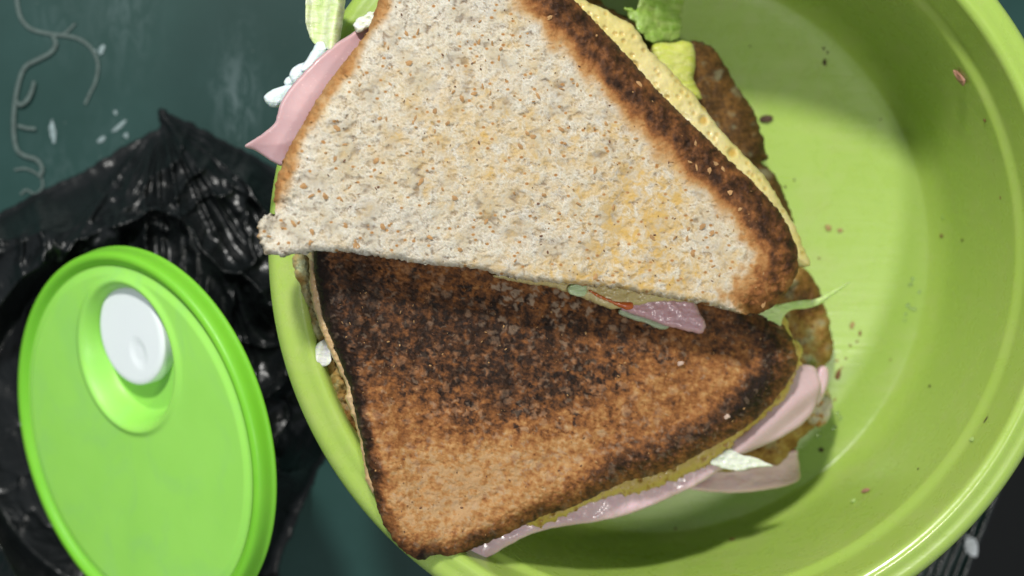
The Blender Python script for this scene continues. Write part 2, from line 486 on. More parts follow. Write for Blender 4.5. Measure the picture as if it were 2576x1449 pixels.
# ------------------------------------------------------------------ tubes (thread, strands)
def tube(name, pts, rad, mat, parent=None, sides=8, loc=None, flat_=1.0):
    p = np.array(pts, float)
    q = []
    for i in range(len(p) - 1):
        a = p[max(i - 1, 0)]; b = p[i]; c = p[i + 1]; d = p[min(i + 2, len(p) - 1)]
        for k in range(6):
            t = k / 6
            q.append(0.5 * ((2 * b) + (-a + c) * t + (2 * a - 5 * b + 4 * c - d) * t * t + (-a + 3 * b - 3 * c + d) * t ** 3))
    q.append(p[-1]); q = np.array(q)
    T = np.gradient(q, axis=0); T /= np.linalg.norm(T, axis=1)[:, None] + 1e-9
    up = np.array([0, 0, 1.0])
    Sd = np.cross(T, up); Sd /= np.linalg.norm(Sd, axis=1)[:, None] + 1e-9
    U = np.cross(Sd, T)
    V = []; n = len(q)
    R = rad if callable(rad) else (lambda t: rad)
    for i in range(n):
        r = R(i / (n - 1))
        for k in range(sides):
            a = 2 * math.pi * k / sides
            V.append(q[i] + Sd[i] * math.cos(a) * r + U[i] * math.sin(a) * r * flat_)
    Fs = []
    for i in range(n - 1):
        for k in range(sides):
            a = i * sides + k; b = i * sides + (k + 1) % sides
            Fs.append((a, a + sides, b + sides, b)[::-1])
    Fs.append(tuple(range(sides))); Fs.append(tuple(range((n - 1) * sides, n * sides))[::-1])
    return build(name, V, Fs, mat, parent, True, None, loc)
def on_table(lst, dz=0.05):
    return [tuple(P(a, b, ZT + dz)) for a, b in lst]
tag(tube('loose_thread', on_table([(40, -20), (45, 20), (55, 50), (80, 74), (130, 86), (190, 95), (228, 120), (246, 160), (240, 205), (226, 235), (214, 262)]), lambda t: 0.085 * (1 - 0.3 * t), THREAD, flat_=0.18),
    'pale thread curving across the top left of the dark green table to the right', 'thread')
tag(tube('loose_thread', on_table([(132, 88), (140, 112), (125, 134), (95, 150), (62, 170), (45, 215), (36, 270), (34, 330), (42, 375), (62, 392), (92, 402), (106, 425), (98, 445)], 0.09), lambda t: 0.085, THREAD, flat_=0.18),
    'long wavy pale thread running down the left side of the table', 'thread')
tag(tube('loose_thread', on_table([(86, 203), (80, 228), (68, 252), (50, 264), (38, 248)], 0.14), lambda t: 0.06 + 0.03 * math.sin(3.1 * t), THREAD, flat_=0.18),
    'short hooked pale thread beside the long wavy one', 'thread')
tag(tube('loose_thread', on_table([(36, 428), (60, 424), (84, 432), (104, 448), (106, 472), (88, 488), (66, 478), (52, 490)]), lambda t: 0.05, THREAD, flat_=0.15),
    'faint curled thread lying just above the black bag at far left', 'thread')
tag(tube('loose_thread', on_table([(150, 88), (168, 80), (190, 58)]), lambda t: 0.05, THREAD, flat_=0.15),
    'tiny straight bit of thread branching off the top thread', 'thread')
tag(tube('loose_thread', on_table([(44, 316), (65, 322), (90, 324)], 0.1), lambda t: 0.07, THREAD, flat_=0.15),
    'stubby piece of thread across the lower bend of the long wavy thread', 'thread')

# small irregular bits
def bit(name, c, size, mat, label, cat, group=None, seed=0, nrm=(0, 0, 1), ang=0, flat_=0.5):
    r = np.random.default_rng(seed + 100)
    nu, nv = 9, 7; V = []
    for j in range(nv):
        ph = math.pi * j / (nv - 1)
        for i in range(nu):
            th = 2 * math.pi * i / nu
            V.append([math.sin(ph) * math.cos(th), math.sin(ph) * math.sin(th), math.cos(ph)])
    V = np.array(V); k = 1 + 0.45 * noise(V[:, 0] * 1.7 + seed, V[:, 1] * 1.7 + V[:, 2] * 2.3, seed)
    V *= k[:, None]
    V *= np.array([size[0], size[1], min(size) * flat_]) * 0.5
    a = math.radians(ang); Rz = np.array([[math.cos(a), -math.sin(a), 0], [math.sin(a), math.cos(a), 0], [0, 0, 1]])
    V = V @ Rz.T
    z = np.array(nrm, float); z /= np.linalg.norm(z); x = np.cross([0, 1, 0], z); x /= np.linalg.norm(x); y = np.cross(z, x)
    V = V[:, :1] * x + V[:, 1:2] * y + V[:, 2:] * z
    V = V + np.array(c) + z * min(size) * flat_ * 0.42
    Fs = []
    for j in range(nv - 1):
        for i in range(nu):
            a_ = j * nu + i; b_ = j * nu + (i + 1) % nu
            Fs.append((a_, a_ + nu, b_ + nu, b_))
    o = build(name, V, Fs, mat, None, False, None, c)
    return tag(o, label, cat, group)
for k, (a, b, sx, sy, an, m_, lb) in enumerate([
        (256, 126, 0.22, 0.40, -20, FLECK_W, 'white speck right of the curving thread on the table'),
        (134, 332, 0.22, 0.95, 5, FLECK_W, 'long upright pale flake on the table left of the streaks'),
        (300, 318, 0.75, 0.16, 40, FLECK_W, 'thin slanting pale streak of dried food above the black bag'),
        (255, 352, 0.40, 0.18, 35, FLECK_W, 'small pale fleck below the slanting streak on the table'),
        (318, 341, 0.20, 0.22, 0, FLECK_W, 'round bright speck nearest the edge of the black bag'),
        (291, 284, 0.15, 0.18, 0, FLECK_W, 'tiny faint speck on open table above the black bag'),
        (240, 128, 0.12, 0.12, 0, FLECK_W, 'tiny pale dot just left of the white speck')]):
    bit('table_fleck', P(a, b, ZT), (sx, sy), m_, lb, 'fleck', None, k, ang=an, flat_=0.35)

# ribbed strip at the table edge, bottom right
strip = thing('ribbed_strip', tuple(np.r_[e0 - en * 1.0, ZT]), 'dark ribbed strip along the table edge below the bowl at bottom right', 'edge strip')
for k in range(6):
    off = -1.75 + 0.33 * k
    p0 = e0 - ed * 12 + en * off; p1 = e0 + ed * 12 + en * off
    n = 60; tt = np.linspace(0, 1, n); cen = p0[None] * (1 - tt[:, None]) + p1[None] * tt[:, None]
    cen = cen + en * (0.03 * noise(tt * 20, tt * 0 + k, 3))[:, None]
    prof = [(-0.13, 0.0), (-0.10, 0.09), (0.0, 0.13), (0.10, 0.09), (0.13, 0.0)]
    V = []
    for i in range(n):
        for u, v in prof:
            q = cen[i] + en * u; V.append((q[0], q[1], ZT + 0.002 + v * (1 + 0.3 * math.sin(i * 1.3 + k))))
    Fs = [(i * 5 + j, i * 5 + j + 1, (i + 1) * 5 + j + 1, (i + 1) * 5 + j) for i in range(n - 1) for j in range(4)]
    build('rib', V, Fs, EDGE, strip, True)
bit('paint_chip', P(2441, 1374, ZT + 0.1), (0.55, 0.75), PAINT, 'white crumpled chip stuck on the dark ribbed strip', 'paint chip', None, 31, ang=20, flat_=0.5)
bit('paint_chip', P(2433, 1352, ZT + 0.1), (0.16, 0.2), PAINT, 'tiny white chip above the larger white chip on the ribbed strip', 'paint chip', None, 32, ang=20, flat_=0.5)

# ------------------------------------------------------------------ bowl
ZR = 9.5
PROF_IN = [(0.0, 1.20), (3, 1.20), (6, 1.20), (8.6, 1.20), (9.7, 1.24), (10.15, 1.32), (10.32, 1.40), (10.50, 1.62), (10.68, 2.0), (10.82, 2.6), (10.95, 4.0), (11.08, 6.0), (11.16, 7.3),
           (11.20, 7.55), (11.32, 7.72), (11.42, 7.9), (11.47, 8.3), (11.52, 8.9), (11.56, 9.25), (11.64, 9.43), (11.76, 9.50), (11.88, 9.50), (12.00, 9.46), (12.10, 9.425),
           (12.22, 9.41), (12.34, 9.40), (12.48, 9.35), (12.62, 9.22), (12.72, 9.03), (12.747, 8.8)]
PROF_OUT = [(12.72, 8.45), (12.62, 8.3), (12.5, 8.3), (12.4, 8.45), (12.3, 8.9), (11.95, 8.95), (11.75, 8.6), (11.62, 7.5), (11.4, 5.5), (11.25, 3.5), (11.1, 2.0), (10.8, 1.2), (10.3, 0.75), (9.4, 0.6), (9.0, 0.35), (8.7, 0.35), (8.5, 0.62), (0.0, 0.62)]
def lathe(name, prof, cx, cy, mat, parent, n=256, fine=3):
    pr = np.array(prof, float); q = []
    for i in range(len(pr) - 1):
        a = pr[max(i - 1, 0)]; b = pr[i]; c = pr[i + 1]; d = pr[min(i + 2, len(pr) - 1)]
        for k in range(fine):
            t = k / fine
            q.append(0.5 * ((2 * b) + (-a + c) * t + (2 * a - 5 * b + 4 * c - d) * t * t + (-a + 3 * b - 3 * c + d) * t ** 3))
    q.append(pr[-1]); q = np.array(q); q[:, 0] = np.maximum(q[:, 0], 0)
    th = np.arange(n) * 2 * math.pi / n
    V = np.stack([cx + q[:, 0][:, None] * np.cos(th), cy + q[:, 0][:, None] * np.sin(th), np.repeat(q[:, 1][:, None], n, 1)], -1).reshape(-1, 3)
    i = np.arange(len(q) * n).reshape(len(q), n); j = np.roll(i, -1, 1)
    Fq = np.stack([i[:-1].ravel(), i[1:].ravel(), j[1:].ravel(), j[:-1].ravel()], 1)
    return build(name, V, Fq, mat, parent, True)
bowl = thing('bowl', (BC[0], BC[1], 0.35), 'large round lime green plastic bowl holding the sandwiches', 'bowl')
k_lip = 16
lathe('bowl_body', PROF_IN[:k_lip + 3] + [(11.58, 9.33)], BC[0], BC[1], BOWL, bowl)
lathe('rolled_rim', [(11.58, 9.33)] + PROF_IN[k_lip + 3:] + PROF_OUT[:7], BC[0], BC[1], BOWL, bowl)
lathe('outer_wall', PROF_OUT[6:], BC[0], BC[1], BOWL, bowl)
_pr = np.array(PROF_IN)
def bowl_z(r): return np.interp(r, _pr[:, 0], _pr[:, 1])
def on_bowl(px, py):
    """where the view through this point of the plan meets the inside of the bowl; and the surface normal there"""
    zs = np.linspace(10.5, 1.0, 1500)
    q = P(np.full(zs.shape, float(px)), np.full(zs.shape, float(py)), zs)
    r = np.hypot(q[:, 0] - BC[0], q[:, 1] - BC[1])
    hit = np.nonzero(zs <= bowl_z(r))[0]
    i = hit[0] if len(hit) else -1
    ri = r[i]; sl = (bowl_z(ri + 0.1) - bowl_z(ri - 0.1)) / 0.2
    d = (q[i, :2] - BC) / max(ri, 1e-6)
    return q[i], (-d[0] * sl, -d[1] * sl, 1.0)

CR = [(1926, 300, .55, .28, 5, CR_D, 'large dark brown crumb beside the upper sandwich on the bowl floor'),
      (2075, 157, .13, .26, 5, CR_D, 'dark elongated crumb in the shaded top part of the bowl'),
      (2072, 122, .08, .10, 0, CR_D, 'tiny dark speck above the elongated crumb in the shade'),
      (2082, 132, .07, .12, 0, CR_D, 'faint thin speck right above the elongated crumb'),
      (1887, 116, .07, .06, 0, CR_D, 'tiny speck alone on the shaded bowl floor near the bread piece'),
      (2419, 193, .38, .62, 20, CR_P, 'pinkish brown crumb stuck high on the bowl wall'),
      (2478, 303, .10, .14, 30, CR_B, 'small brown crumb on the bowl wall right of the pinkish crumb'),
      (2517, 497, .06, .12, 0, CR_B, 'thin faint crumb on the right wall below the small brown one'),
      (1998, 453, .06, .09, 0, CR_D, 'tiny black speck on the lit floor beside the egg'),
      (2083, 573, .24, .22, 0, CR_T, 'tan ring shaped crumb in the lit middle of the floor'),
      (2113, 580, .20, .15, 20, CR_T, 'pale tan crumb touching the right of the ring shaped crumb'),
      (2369, 593, .14, .14, 0, CR_B, 'reddish brown crumb at the right end of the lit patch'),
      (2421, 604, .12, .09, 0, CR_D, 'dark crumb just right of the reddish brown crumb'),
      (2143, 818, .16, .28, -20, CR_T, 'yellowish flat crumb near the bottom bread corner'),
      (2163, 838, .10, .20, -5, CR_B, 'upright brown crumb right of the yellowish flat crumb'),
      (2156, 859, .12, .07, 25, CR_B, 'small slanted crumb below the upright brown crumb'),
      (2139, 869, .10, .08, 0, CR_B, 'small round crumb lowest of the cluster by the bread corner'),
      (2105, 907, .14, .08, 0, CR_T, 'pale flat crumb above the ham fold'),
      (2108, 943, .18, .42, -18, CR_B, 'long brown crumb standing right of the ham fold'),
      (2066, 1132, .18, .16, 0, CR_D, 'dark crumb at the shadow edge below the ham'),
      (2339, 972, .16, .09, 0, CR_D, 'dark crumb in the darkest shadow blot of the floor'),
      (2178, 1236, .42, .22, 20, CR_P, 'pink and brown crumb at the foot of the lower right wall'),
      (2148, 1262, .20, .22, 0, CR_G, 'faint greenish crumb left of the pink and brown crumb'),
      (2446, 1107, .24, .16, 0, CR_G, 'pale green food fleck on the lower right wall'),
      (2480, 1056, .06, .26, -15, CR_D, 'thin dark shred on the right wall above the pale green fleck'),
      (1842, 1357, .24, .12, 20, CR_B, 'brown crumb alone on the bottom floor of the bowl')]
for k, (a, b, sx, sy, an, m_, lb) in enumerate(CR):
    q, nn = on_bowl(a, b)
    bit('crumb', q, (sx, sy), m_, lb, 'crumb', 'crumbs scattered in the green bowl', k + 3, nn, an, 0.45)
for k, (a, b, sx, m_, lb) in enumerate([(2128, 902, .08, CR_B, 'tiny crumb right of the pale flat crumb'), (2118, 925, .07, CR_T, 'tiny tan crumb above the long brown crumb'), (2100, 1005, .09, CR_T, 'small tan crumb beside the torn pale crust'),
        (1975, 470, .08, CR_D, 'tiny dark crumb against the shaded bread edge'), (2060, 650, .07, CR_B, 'tiny brown crumb right of the egg tip'), (2240, 905, .06, CR_B, 'lone speck between droplets and bread corner'),
        (2310, 1180, .07, CR_D, 'speck in the half shade above the pink and brown crumb'), (1700, 1330, .08, CR_B, 'speck on the bottom floor under the ham strip'), (2215, 300, .06, CR_D, 'speck in the shaded upper floor')]):
    q, nn = on_bowl(a, b)
    bit('crumb', q, (sx * 1.3, sx), m_, lb, 'crumb', 'crumbs scattered in the green bowl', k + 80, nn, k * 40, 0.45)
DR = [(2296, 702), (2290, 716), (2283, 768), (2278, 790), (2290, 776), (2276, 806), (2300, 778), (2312, 735), (2114, 1052), (2108, 1040), (2098, 1076), (2060, 1096), (2372, 548)]
where = ['topmost of the string of droplets on the lit floor', 'second from the top of the string of droplets', 'middle droplet left of the pair on the lit floor', 'lower droplet of the string near its end',
         'right droplet of the middle pair on the lit floor', 'lowest droplet of the string on the lit floor', 'outlying droplet right of the string', 'droplet alone right of the upper string', 'bright droplet below the ham fold',
         'smaller droplet just above the bright one below the ham fold', 'droplet lower left of the bright one', 'droplet nearest the bread under the ham', 'tiny droplet at the upper right of the lit patch']
for k, (a, b) in enumerate(DR):
    q, nn = on_bowl(a, b)
    s = 0.07 + 0.05 * random.random()
    bit('grease_droplet', q, (s * 1.6, s * 1.2), GREASE, 'tiny clear grease drop, ' + where[k], 'droplet', 'clear grease drops on the bowl floor', k + 50, nn, random.random() * 90, 0.5).data.polygons.foreach_set('use_smooth', [True] * 54)

# ------------------------------------------------------------------ lid
LC = P(328, 1108, 3.0)
LR = 484 / (FPX / (55 - 3.0))
ez = (CAM - LC) / np.linalg.norm(CAM - LC)
ex = np.array([1.0, 0, 0]); ex -= ez * ex.dot(ez); ex /= np.linalg.norm(ex); ey = np.cross(ez, ex)
LT = math.radians(55.5)
mu = 0.295 * ex - 0.9555 * ey                      # along the long axis of the ellipse
sv = 0.9555 * ex + 0.295 * ey
LV = math.cos(LT) * sv + math.sin(LT) * ez
LN = math.cos(LT) * ez - math.sin(LT) * sv
def lidw(u, v, h): return LC + u[..., None] * mu + v[..., None] * LV + h[..., None] * LN
lid = thing('vented_cover', tuple(LC - LN * 1.0), 'round green plastic lid with white vent button leaning on the black bag', 'lid')
def disk(name, fn, r0, r1, nr, na, mat, cu=0, cvv=0, parent=lid, closed=False):
    r = np.linspace(r0, r1, nr); a = np.arange(na) * 2 * math.pi / na
    R_, A_ = np.meshgrid(r, a, indexing='ij')
    U = cu + R_ * np.cos(A_); Vv = cvv + R_ * np.sin(A_)
    W = lidw(U, Vv, fn(U, Vv, R_)).reshape(-1, 3)
    i = np.arange(nr * na).reshape(nr, na); j = np.roll(i, -1, 1)
    Fq = np.stack([i[:-1].ravel(), i[1:].ravel(), j[1:].ravel(), j[:-1].ravel()], 1)
    return build(name, W, Fq, mat, parent, True)
WU, WV, WR = -0.415 * LR, 0.18 * LR, 0.375 * LR
def face_h(U, V, R_):
    d = np.hypot(U - WU, V - WV)
    h = -0.85 * (1 - ss(WR - 0.50, WR + 0.02, d)) + 0.10 * np.exp(-((d - WR - 0.12) / 0.13) ** 2)
    return h + 0.02 * np.cos(R_ / LR * 3) - 0.10 * ss(LR * 0.86, LR * 0.91, R_)
disk('lid_panel', face_h, 0.0, LR * 0.912, 150, 220, LIDM)
def prof_ring(name, prof, mat, cu=0, cv=0, n=200, parent=lid):
    pr = np.array(prof, float); a = np.arange(n) * 2 * math.pi / n
    U = cu + pr[:, 0][:, None] * np.cos(a); V = cv + pr[:, 0][:, None] * np.sin(a); H = np.repeat(pr[:, 1][:, None], n, 1)
    W = lidw(U, V, H).reshape(-1, 3)
    i = np.arange(len(pr) * n).reshape(len(pr), n); j = np.roll(i, -1, 1)
    Fq = np.stack([i[:-1].ravel(), i[1:].ravel(), j[1:].ravel(), j[:-1].ravel()], 1)
    return build(name, W, Fq, mat, parent, True)
def sm_prof(p, f=4):
    pr = np.array(p, float); q = []
    for i in range(len(pr) - 1):
        a = pr[max(i - 1, 0)]; b = pr[i]; c = pr[i + 1]; d = pr[min(i + 2, len(pr) - 1)]
        for k in range(f):
            t = k / f; q.append(0.5 * ((2 * b) + (-a + c) * t + (2 * a - 5 * b + 4 * c - d) * t * t + (-a + 3 * b - 3 * c + d) * t ** 3))
    q.append(pr[-1]); return np.array(q)
prof_ring('lid_rim', sm_prof([(LR * .911, -0.13), (LR * .922, -0.08), (LR * .936, 0.02), (LR * .952, 0.09), (LR * .970, 0.09), (LR * .984, 0.02), (LR * .992, -0.14),
                              (LR * .996, -0.42), (LR * 1.004, -0.56), (LR * 0.998, -0.64), (LR * .980, -0.60), (LR * .970, -0.4), (LR * .94, -0.26), (LR * .911, -0.17)]), LIDR)
BU, BV, BR = -0.515 * LR, 0.19 * LR, 0.262 * LR
def button_h(U, V, R_):
    t = np.clip((R_ / BR - .86) / .14, 0, 1)
    d = np.hypot((U - BU - .38 * BR) / 1.25, V - BV - .10 * BR)
    return -0.30 - 0.10 * (1 - np.sqrt(np.clip(1 - t * t, 0, 1))) - 0.045 * (1 - ss(.10 * BR, .30 * BR, d))
disk('vent_button', button_h, 0.0, BR, 70, 120, VALVE, BU, BV)
prof_ring('button_skirt', np.array([(BR, -0.40), (BR * 1.005, -0.6), (BR, -0.9)]), VALVE, BU, BV, 120)

# ------------------------------------------------------------------ black bag
def lid_plane_z(xy):
    # height of the lid's back over each point
    h = LC - LN * 1.5
    return h[2] - ((xy[:, 0] - h[0]) * LN[0] + (xy[:, 1] - h[1]) * LN[1]) / LN[2]
def bag():
    pts = [(-90, 590), (0, 535), (100, 482), (200, 436), (300, 374), (370, 338), (398, 322), (401, 274), (425, 286), (452, 297), (520, 330), (585, 366), (640, 388), (700, 425), (850, 470), (1050, 560), (1150, 740), (1080, 900),
           (920, 1040), (820, 1150), (772, 1250), (735, 1340), (700, 1420), (680, 1520), (300, 1560), (-90, 1540)]
    def zf(px, py): return np.full(px.shape, ZT + 0.1)
    def disp(i):
        px, py, d = i['px'], i['py'], i['d'] * PXCM / 64.7 * 1.0
        x = px / 65.0; y = py / 65.0
        wx = x + 0.9 * fbm(x * .35, y * .35, 11); wy = y + 0.9 * fbm(x * .35, y * .35, 12)
        ang = np.arctan2(py - 300, px - 405)
        rad = np.hypot(py - 300, px - 405) / 65
        fold = (1 - np.abs(noise(ang * 5.5, rad * 0.16, 21))) ** 3 * np.exp(-rad / 12)
        rdg = (1 - np.abs(noise(wx * .26, wy * .22, 22))) ** 3
        rd2 = (1 - np.abs(noise(wx * .62 + .5 * rdg, wy * .45, 23))) ** 5
        rd3 = (1 - np.abs(noise(wx * 1.3, wy * .6, 24))) ** 4 * ss(.0, .5, noise(x * .3, y * .3, 27))
        body = 2.4 * (1 - np.exp(-d / 1.5)) + 0.7 * fbm(x * .16, y * .16, 25, 2)
        e = ss(0.0, 1.0, d)
        h = body * ss(0, 1.5, d) + e * (0.60 * fold + 1.4 * rdg + 0.26 * rd2 + 0.04 * rd3)
        xy = P(px, py, ZT + 1.5)
        z = ZT + 0.1 + h
        r = np.hypot(xy[:, 0] - BC[0], xy[:, 1] - BC[1])
        cap = 0.2 + 6 * ss(11.6, 12.9, r)
        z = np.minimum(z, cap)
        lp = lid_plane_z(xy); rl = np.hypot(xy[:, 0] - LC[0], xy[:, 1] - LC[1])
        inl = 1 - ss(LR * 0.95, LR * 1.25, rl)
        z = np.where(rl < LR * 1.2, np.minimum(z, np.maximum(lp - 0.1, ZT + 0.15) + (1 - inl) * 5) , z)
        z = z + 0.10 * rd2 * e * (r > 12.9) 
        return z - (ZT + 0.1)
    o, _ = slab('plastic_bag', BAG, None, pts, zf, 0.06, 4.0, jag=5, jag_c=5, jagf=0.03, cut=(0.05, 0.05), disp=disp)
    tag(o, 'crumpled glossy black plastic bag under the lid and the bowl', 'bag')
bag()

# ------------------------------------------------------------------ bread relief
def crumb_web(x, y, seed):
    """torn crumb: thin bright strands around uneven hollows; 0..1 strand, 0..1 hollow"""
    wx = x + 0.12 * fbm(x * 3, y * 3, seed, 3); wy = y + 0.12 * fbm(x * 3, y * 3, seed + 1, 3)
    n1 = noise(wx * 2.9 + wy * .8, wy * 4.2, seed + 2); n2 = noise(wx * 6.2, wy * 8.2 - wx, seed + 3); n3 = noise(wx * 15, wy * 16, seed + 4)
    strand = np.maximum((1 - np.abs(n2)) ** 7, 0.8 * (1 - np.abs(n3)) ** 6) * ss(-.5, .5, noise(x * 1.4, y * 1.4, seed + 5) + .25)
    hollow = np.clip(ss(.02, .55, n1 + .35 * n2) * .75 + ss(.25, .7, n2) * .6 + ss(.2, .7, -n3) * .35, 0, 1)
    return np.clip(strand, 0, 1), hollow * (1 - 0.5 * strand)
def crumb_relief(i, amp=1.0, sx=1.0, sy=1.0, seed=40):
    x = i['px'] / PXCM; y = i['py'] / PXCM
    st, ho = crumb_web(x, y, seed)
    n = fbm(x * 3.5, y * 3.5, seed + 20, 4)
    zone = .60 + .55 * ss(-.35, .35, fbm(x * .9, y * .9, seed + 66, 3))
    h = 0.022 * st - 0.040 * ho * zone + 0.010 * n + 0.012 * fbm(x * 16, y * 16, seed + 30, 2) + 0.05 * fbm(x * .8, y * .8, seed + 50, 2)
    return amp * h, np.clip(ho * zone, 0, 1)

# ------------------------------------------------------------------ upper sandwich
z1 = lambda px, py: 13.1 - (px - 650) * (4.7 / 1350) + 0.0003 * (py - 600)
sand1 = thing('sandwich_half', tuple(P(1300, 400, 6.0)), 'upper sandwich half with pale crumb side up, egg and ham, laid across the bowl rim', 'sandwich', 'toasted sandwich halves in the bowl')
T1 = [(648, 566), (658, 545, 'c'), (678, 538), (692, 548), (690, 510, 'k'), (692, 470, 'k'), (704, 425, 'k'), (728, 370, 'k'), (760, 315, 'k'), (796, 252, 'k'), (838, 192, 'k'), (880, 138, 'k'), (918, 88, 'k'), (938, 45, 'k'), (952, 0, 'k'),
      (985, -70, 'k'), (1060, -150, 'k'), (1180, -190, 'k'), (1310, -130, 'k'), (1440, -5, 'k'), (1500, 58, 'k'), (1552, 112, 'k'), (1604, 170, 'k'), (1655, 228, 'k'), (1706, 280, 'k'), (1762, 332, 'k'), (1832, 400, 'k'), (1904, 468, 'k'), (1958, 530, 'k'),
      (1990, 585, 'k'), (2007, 640, 'k'), (2003, 692, 'k'), (1976, 738, 'k'), (1938, 776, 'k'), (1892, 790), (1852, 786), (1806, 772), (1760, 764), (1700, 752), (1630, 738), (1560, 727), (1490, 720), (1430, 714), (1370, 709), (1320, 704), (1270, 696),
      (1220, 680), (1160, 672), (1100, 668), (1040, 660), (980, 650), (920, 642), (860, 634), (800, 631), (750, 637), (700, 642), (664, 632), (650, 600)]
def t1_masks(i):
    px, py = i['px'], i['py']; x = px / PXCM; y = py / PXCM
    _, pore = crumb_relief(i)
    # distance to the right, charred crust and to the left, golden crust
    right = np.array([(1120, -260), (1310, -130), (1440, -5), (1552, 112), (1655, 228), (1762, 332), (1832, 400), (1904, 468), (1958, 530), (1995, 590), (2008, 650), (1985, 728), (1945, 775)], float)
    left = np.array([(690, 500), (690, 480), (728, 370), (796, 252), (880, 138), (938, 45), (975, -60)], float)
    dr = seg_dist(px, py, right[:-1], right[1:])[0]; dl = seg_dist(px, py, left[:-1], left[1:])[0]
    w = 24 * fbm(x * 1.1, y * 1.1, 71, 4)
    end = ss(1880, 1990, px + py * 0.15 - 60)            # the right tip is less charred
    mo = fbm(x * 2.6, y * 2.6, 171, 4)
    br = (1 - ss(60, 150, dr + w * 1.5)) * 0.36 + (1 - ss(56, 108, dr + w * 1.1)) * (0.42 + .34 * mo)
    br = np.where(py > 560, br * (1 - 0.33 * ss(560, 720, py)), br)
    br += 0.22 * (1 - ss(60, 220, dr + w * 2)) * ss(540, 620, py) * ss(-.2, .5, fbm(x * 2.3, y * 2.3, 75))
    bl = (1 - ss(3, 50, dl + w * 0.8)) * (0.33 + 0.22 * fbm(x * 1.5, y * 1.5, 73))
    nub = blob(px, py, 648, 600, 9, 40) * 0.2
    b = np.clip(np.maximum(np.maximum(br, bl), nub) * (0.92 + 0.25 * fbm(x * 3, y * 3, 78)), 0, 1)
    fl = (cells(x * 3.1, y * 4.2, 90)); spot = (1 - ss(0.10, 0.24, fl[0] + .05 * mo)) * (fl[2] > 0.80)
    f2 = (cells(x * 6.1, y * 5.2, 95)); spot2 = .8 * (1 - ss(0.04, 0.2, f2[0] + .1 * mo)) * (f2[2] > 0.84) * ss(-.3, .3, fbm(x * .7, y * .7, 97))
    b = np.clip(np.maximum(b, 0.30 * np.maximum(spot, spot2)), 0, 1)
    st = 0.85 * blob(px, py, 1620, 560, 120, 190, 20) + .7 * blob(px, py, 1450, 700, 240, 40, 6) + .40 * blob(px, py, 1350, 420, 330, 170, 15) + .25 * blob(px, py, 1100, 330, 300, 200) + .5 * blob(px, py, 1700, 690, 200, 70) + 0.12
    st += 0.30 * ss(.0, .5, fbm(x * 1.6, y * 1.6, 179, 3)) + 0.5 * (1 - ss(100, 260, dr)) * ss(-.1, .4, fbm(x * 1.2, y * 1.2, 79))
    pore = pore * (1 - 0.5 * b)
    pale = np.zeros_like(b)
    return {'brown': b, 'stain': np.clip(st, 0, 1), 'pore': pore * 1.0, 'pale': pale, 'web': crumb_web(x, y, 40)[0] * (1 - b) * .8}
def t1_disp(i):
    h, _ = crumb_relief(i)
    px, py = i['px'], i['py']; x = px / PXCM; y = py / PXCM
    edge = 1 - ss(0.2, 1.2, i['dk'])
    h = h + edge * (0.16 * fbm(x * 2.0, y * 2.0, 33, 3) + 0.10 * fbm(x * 6, y * 6, 34, 3))
    h += -0.30 * blob(px, py, 700, 560, 26, 60, 20)                     # dent by the torn corner
    h += 0.22 * blob(px, py, 1200, 350, 420, 280) - 0.12 * blob(px, py, 1560, 560, 40, 230, 12)
    return h
slice1, inf1 = slab('bread_slice', BREAD, sand1, T1, z1, 1.25, 2.4, jag=3.0, jag_c=6.0, jagf=0.10, crust=(0.85, 0.95), cut=(0.22, 0.3), disp=t1_disp, attrs=t1_masks,
                    label='top slice with white crumb face and charred right crust')

# bran flecks pressed into a face
def bran(name, inf, parent, n, mask, mat, smin, smax, seed):
    r = np.random.default_rng(seed)
    w_ = mask(inf); w_ = np.clip(w_[:inf['n']], 0, None); ids = r.choice(inf['n'], n, p=w_ / w_.sum())
    V = []; Fs = []
    for k, q in enumerate(ids):
        c = inf['top'][q]; a = r.random() * math.pi; L = smin + (smax - smin) * r.random() ** 2; Wd = L * (0.25 + 0.4 * r.random())
        ux, uy = math.cos(a), math.sin(a); b = len(V); lift = 0.012 + 0.02 * r.random(); tl = (r.random() - .5) * 0.5
        for (s, t, h) in ((-1, 0, 0), (-.4, .9, .5), (.5, .8, .5), (1, 0, 0), (.4, -.9, .5), (-.5, -.8, .5), (0, 0, 1.3)):
            V.append((c[0] + ux * s * L - uy * t * Wd, c[1] + uy * s * L + ux * t * Wd, c[2] + lift * h + tl * s * L * .3))
        for j in range(6): Fs.append((b + j, b + 6, b + (j + 1) % 6)[::-1])
    o = build(name, np.array(V), Fs, mat, parent, False)
    o['kind'] = 'stuff'
    return o
bran('bran_fleck', inf1, slice1, 250, lambda i: np.where(i['d'] > 0.15, 0.4 + ss(0, 0.5, noise(i['px'] / 90, i['py'] / 90, 5) + .2), 0), BRAN, 0.03, 0.15, 1)
bran('dark_bran_fleck', inf1, slice1, 130, lambda i: np.where(i['d'] > 0.15, 1.0, 0), BRAN_D, 0.02, 0.07, 2)

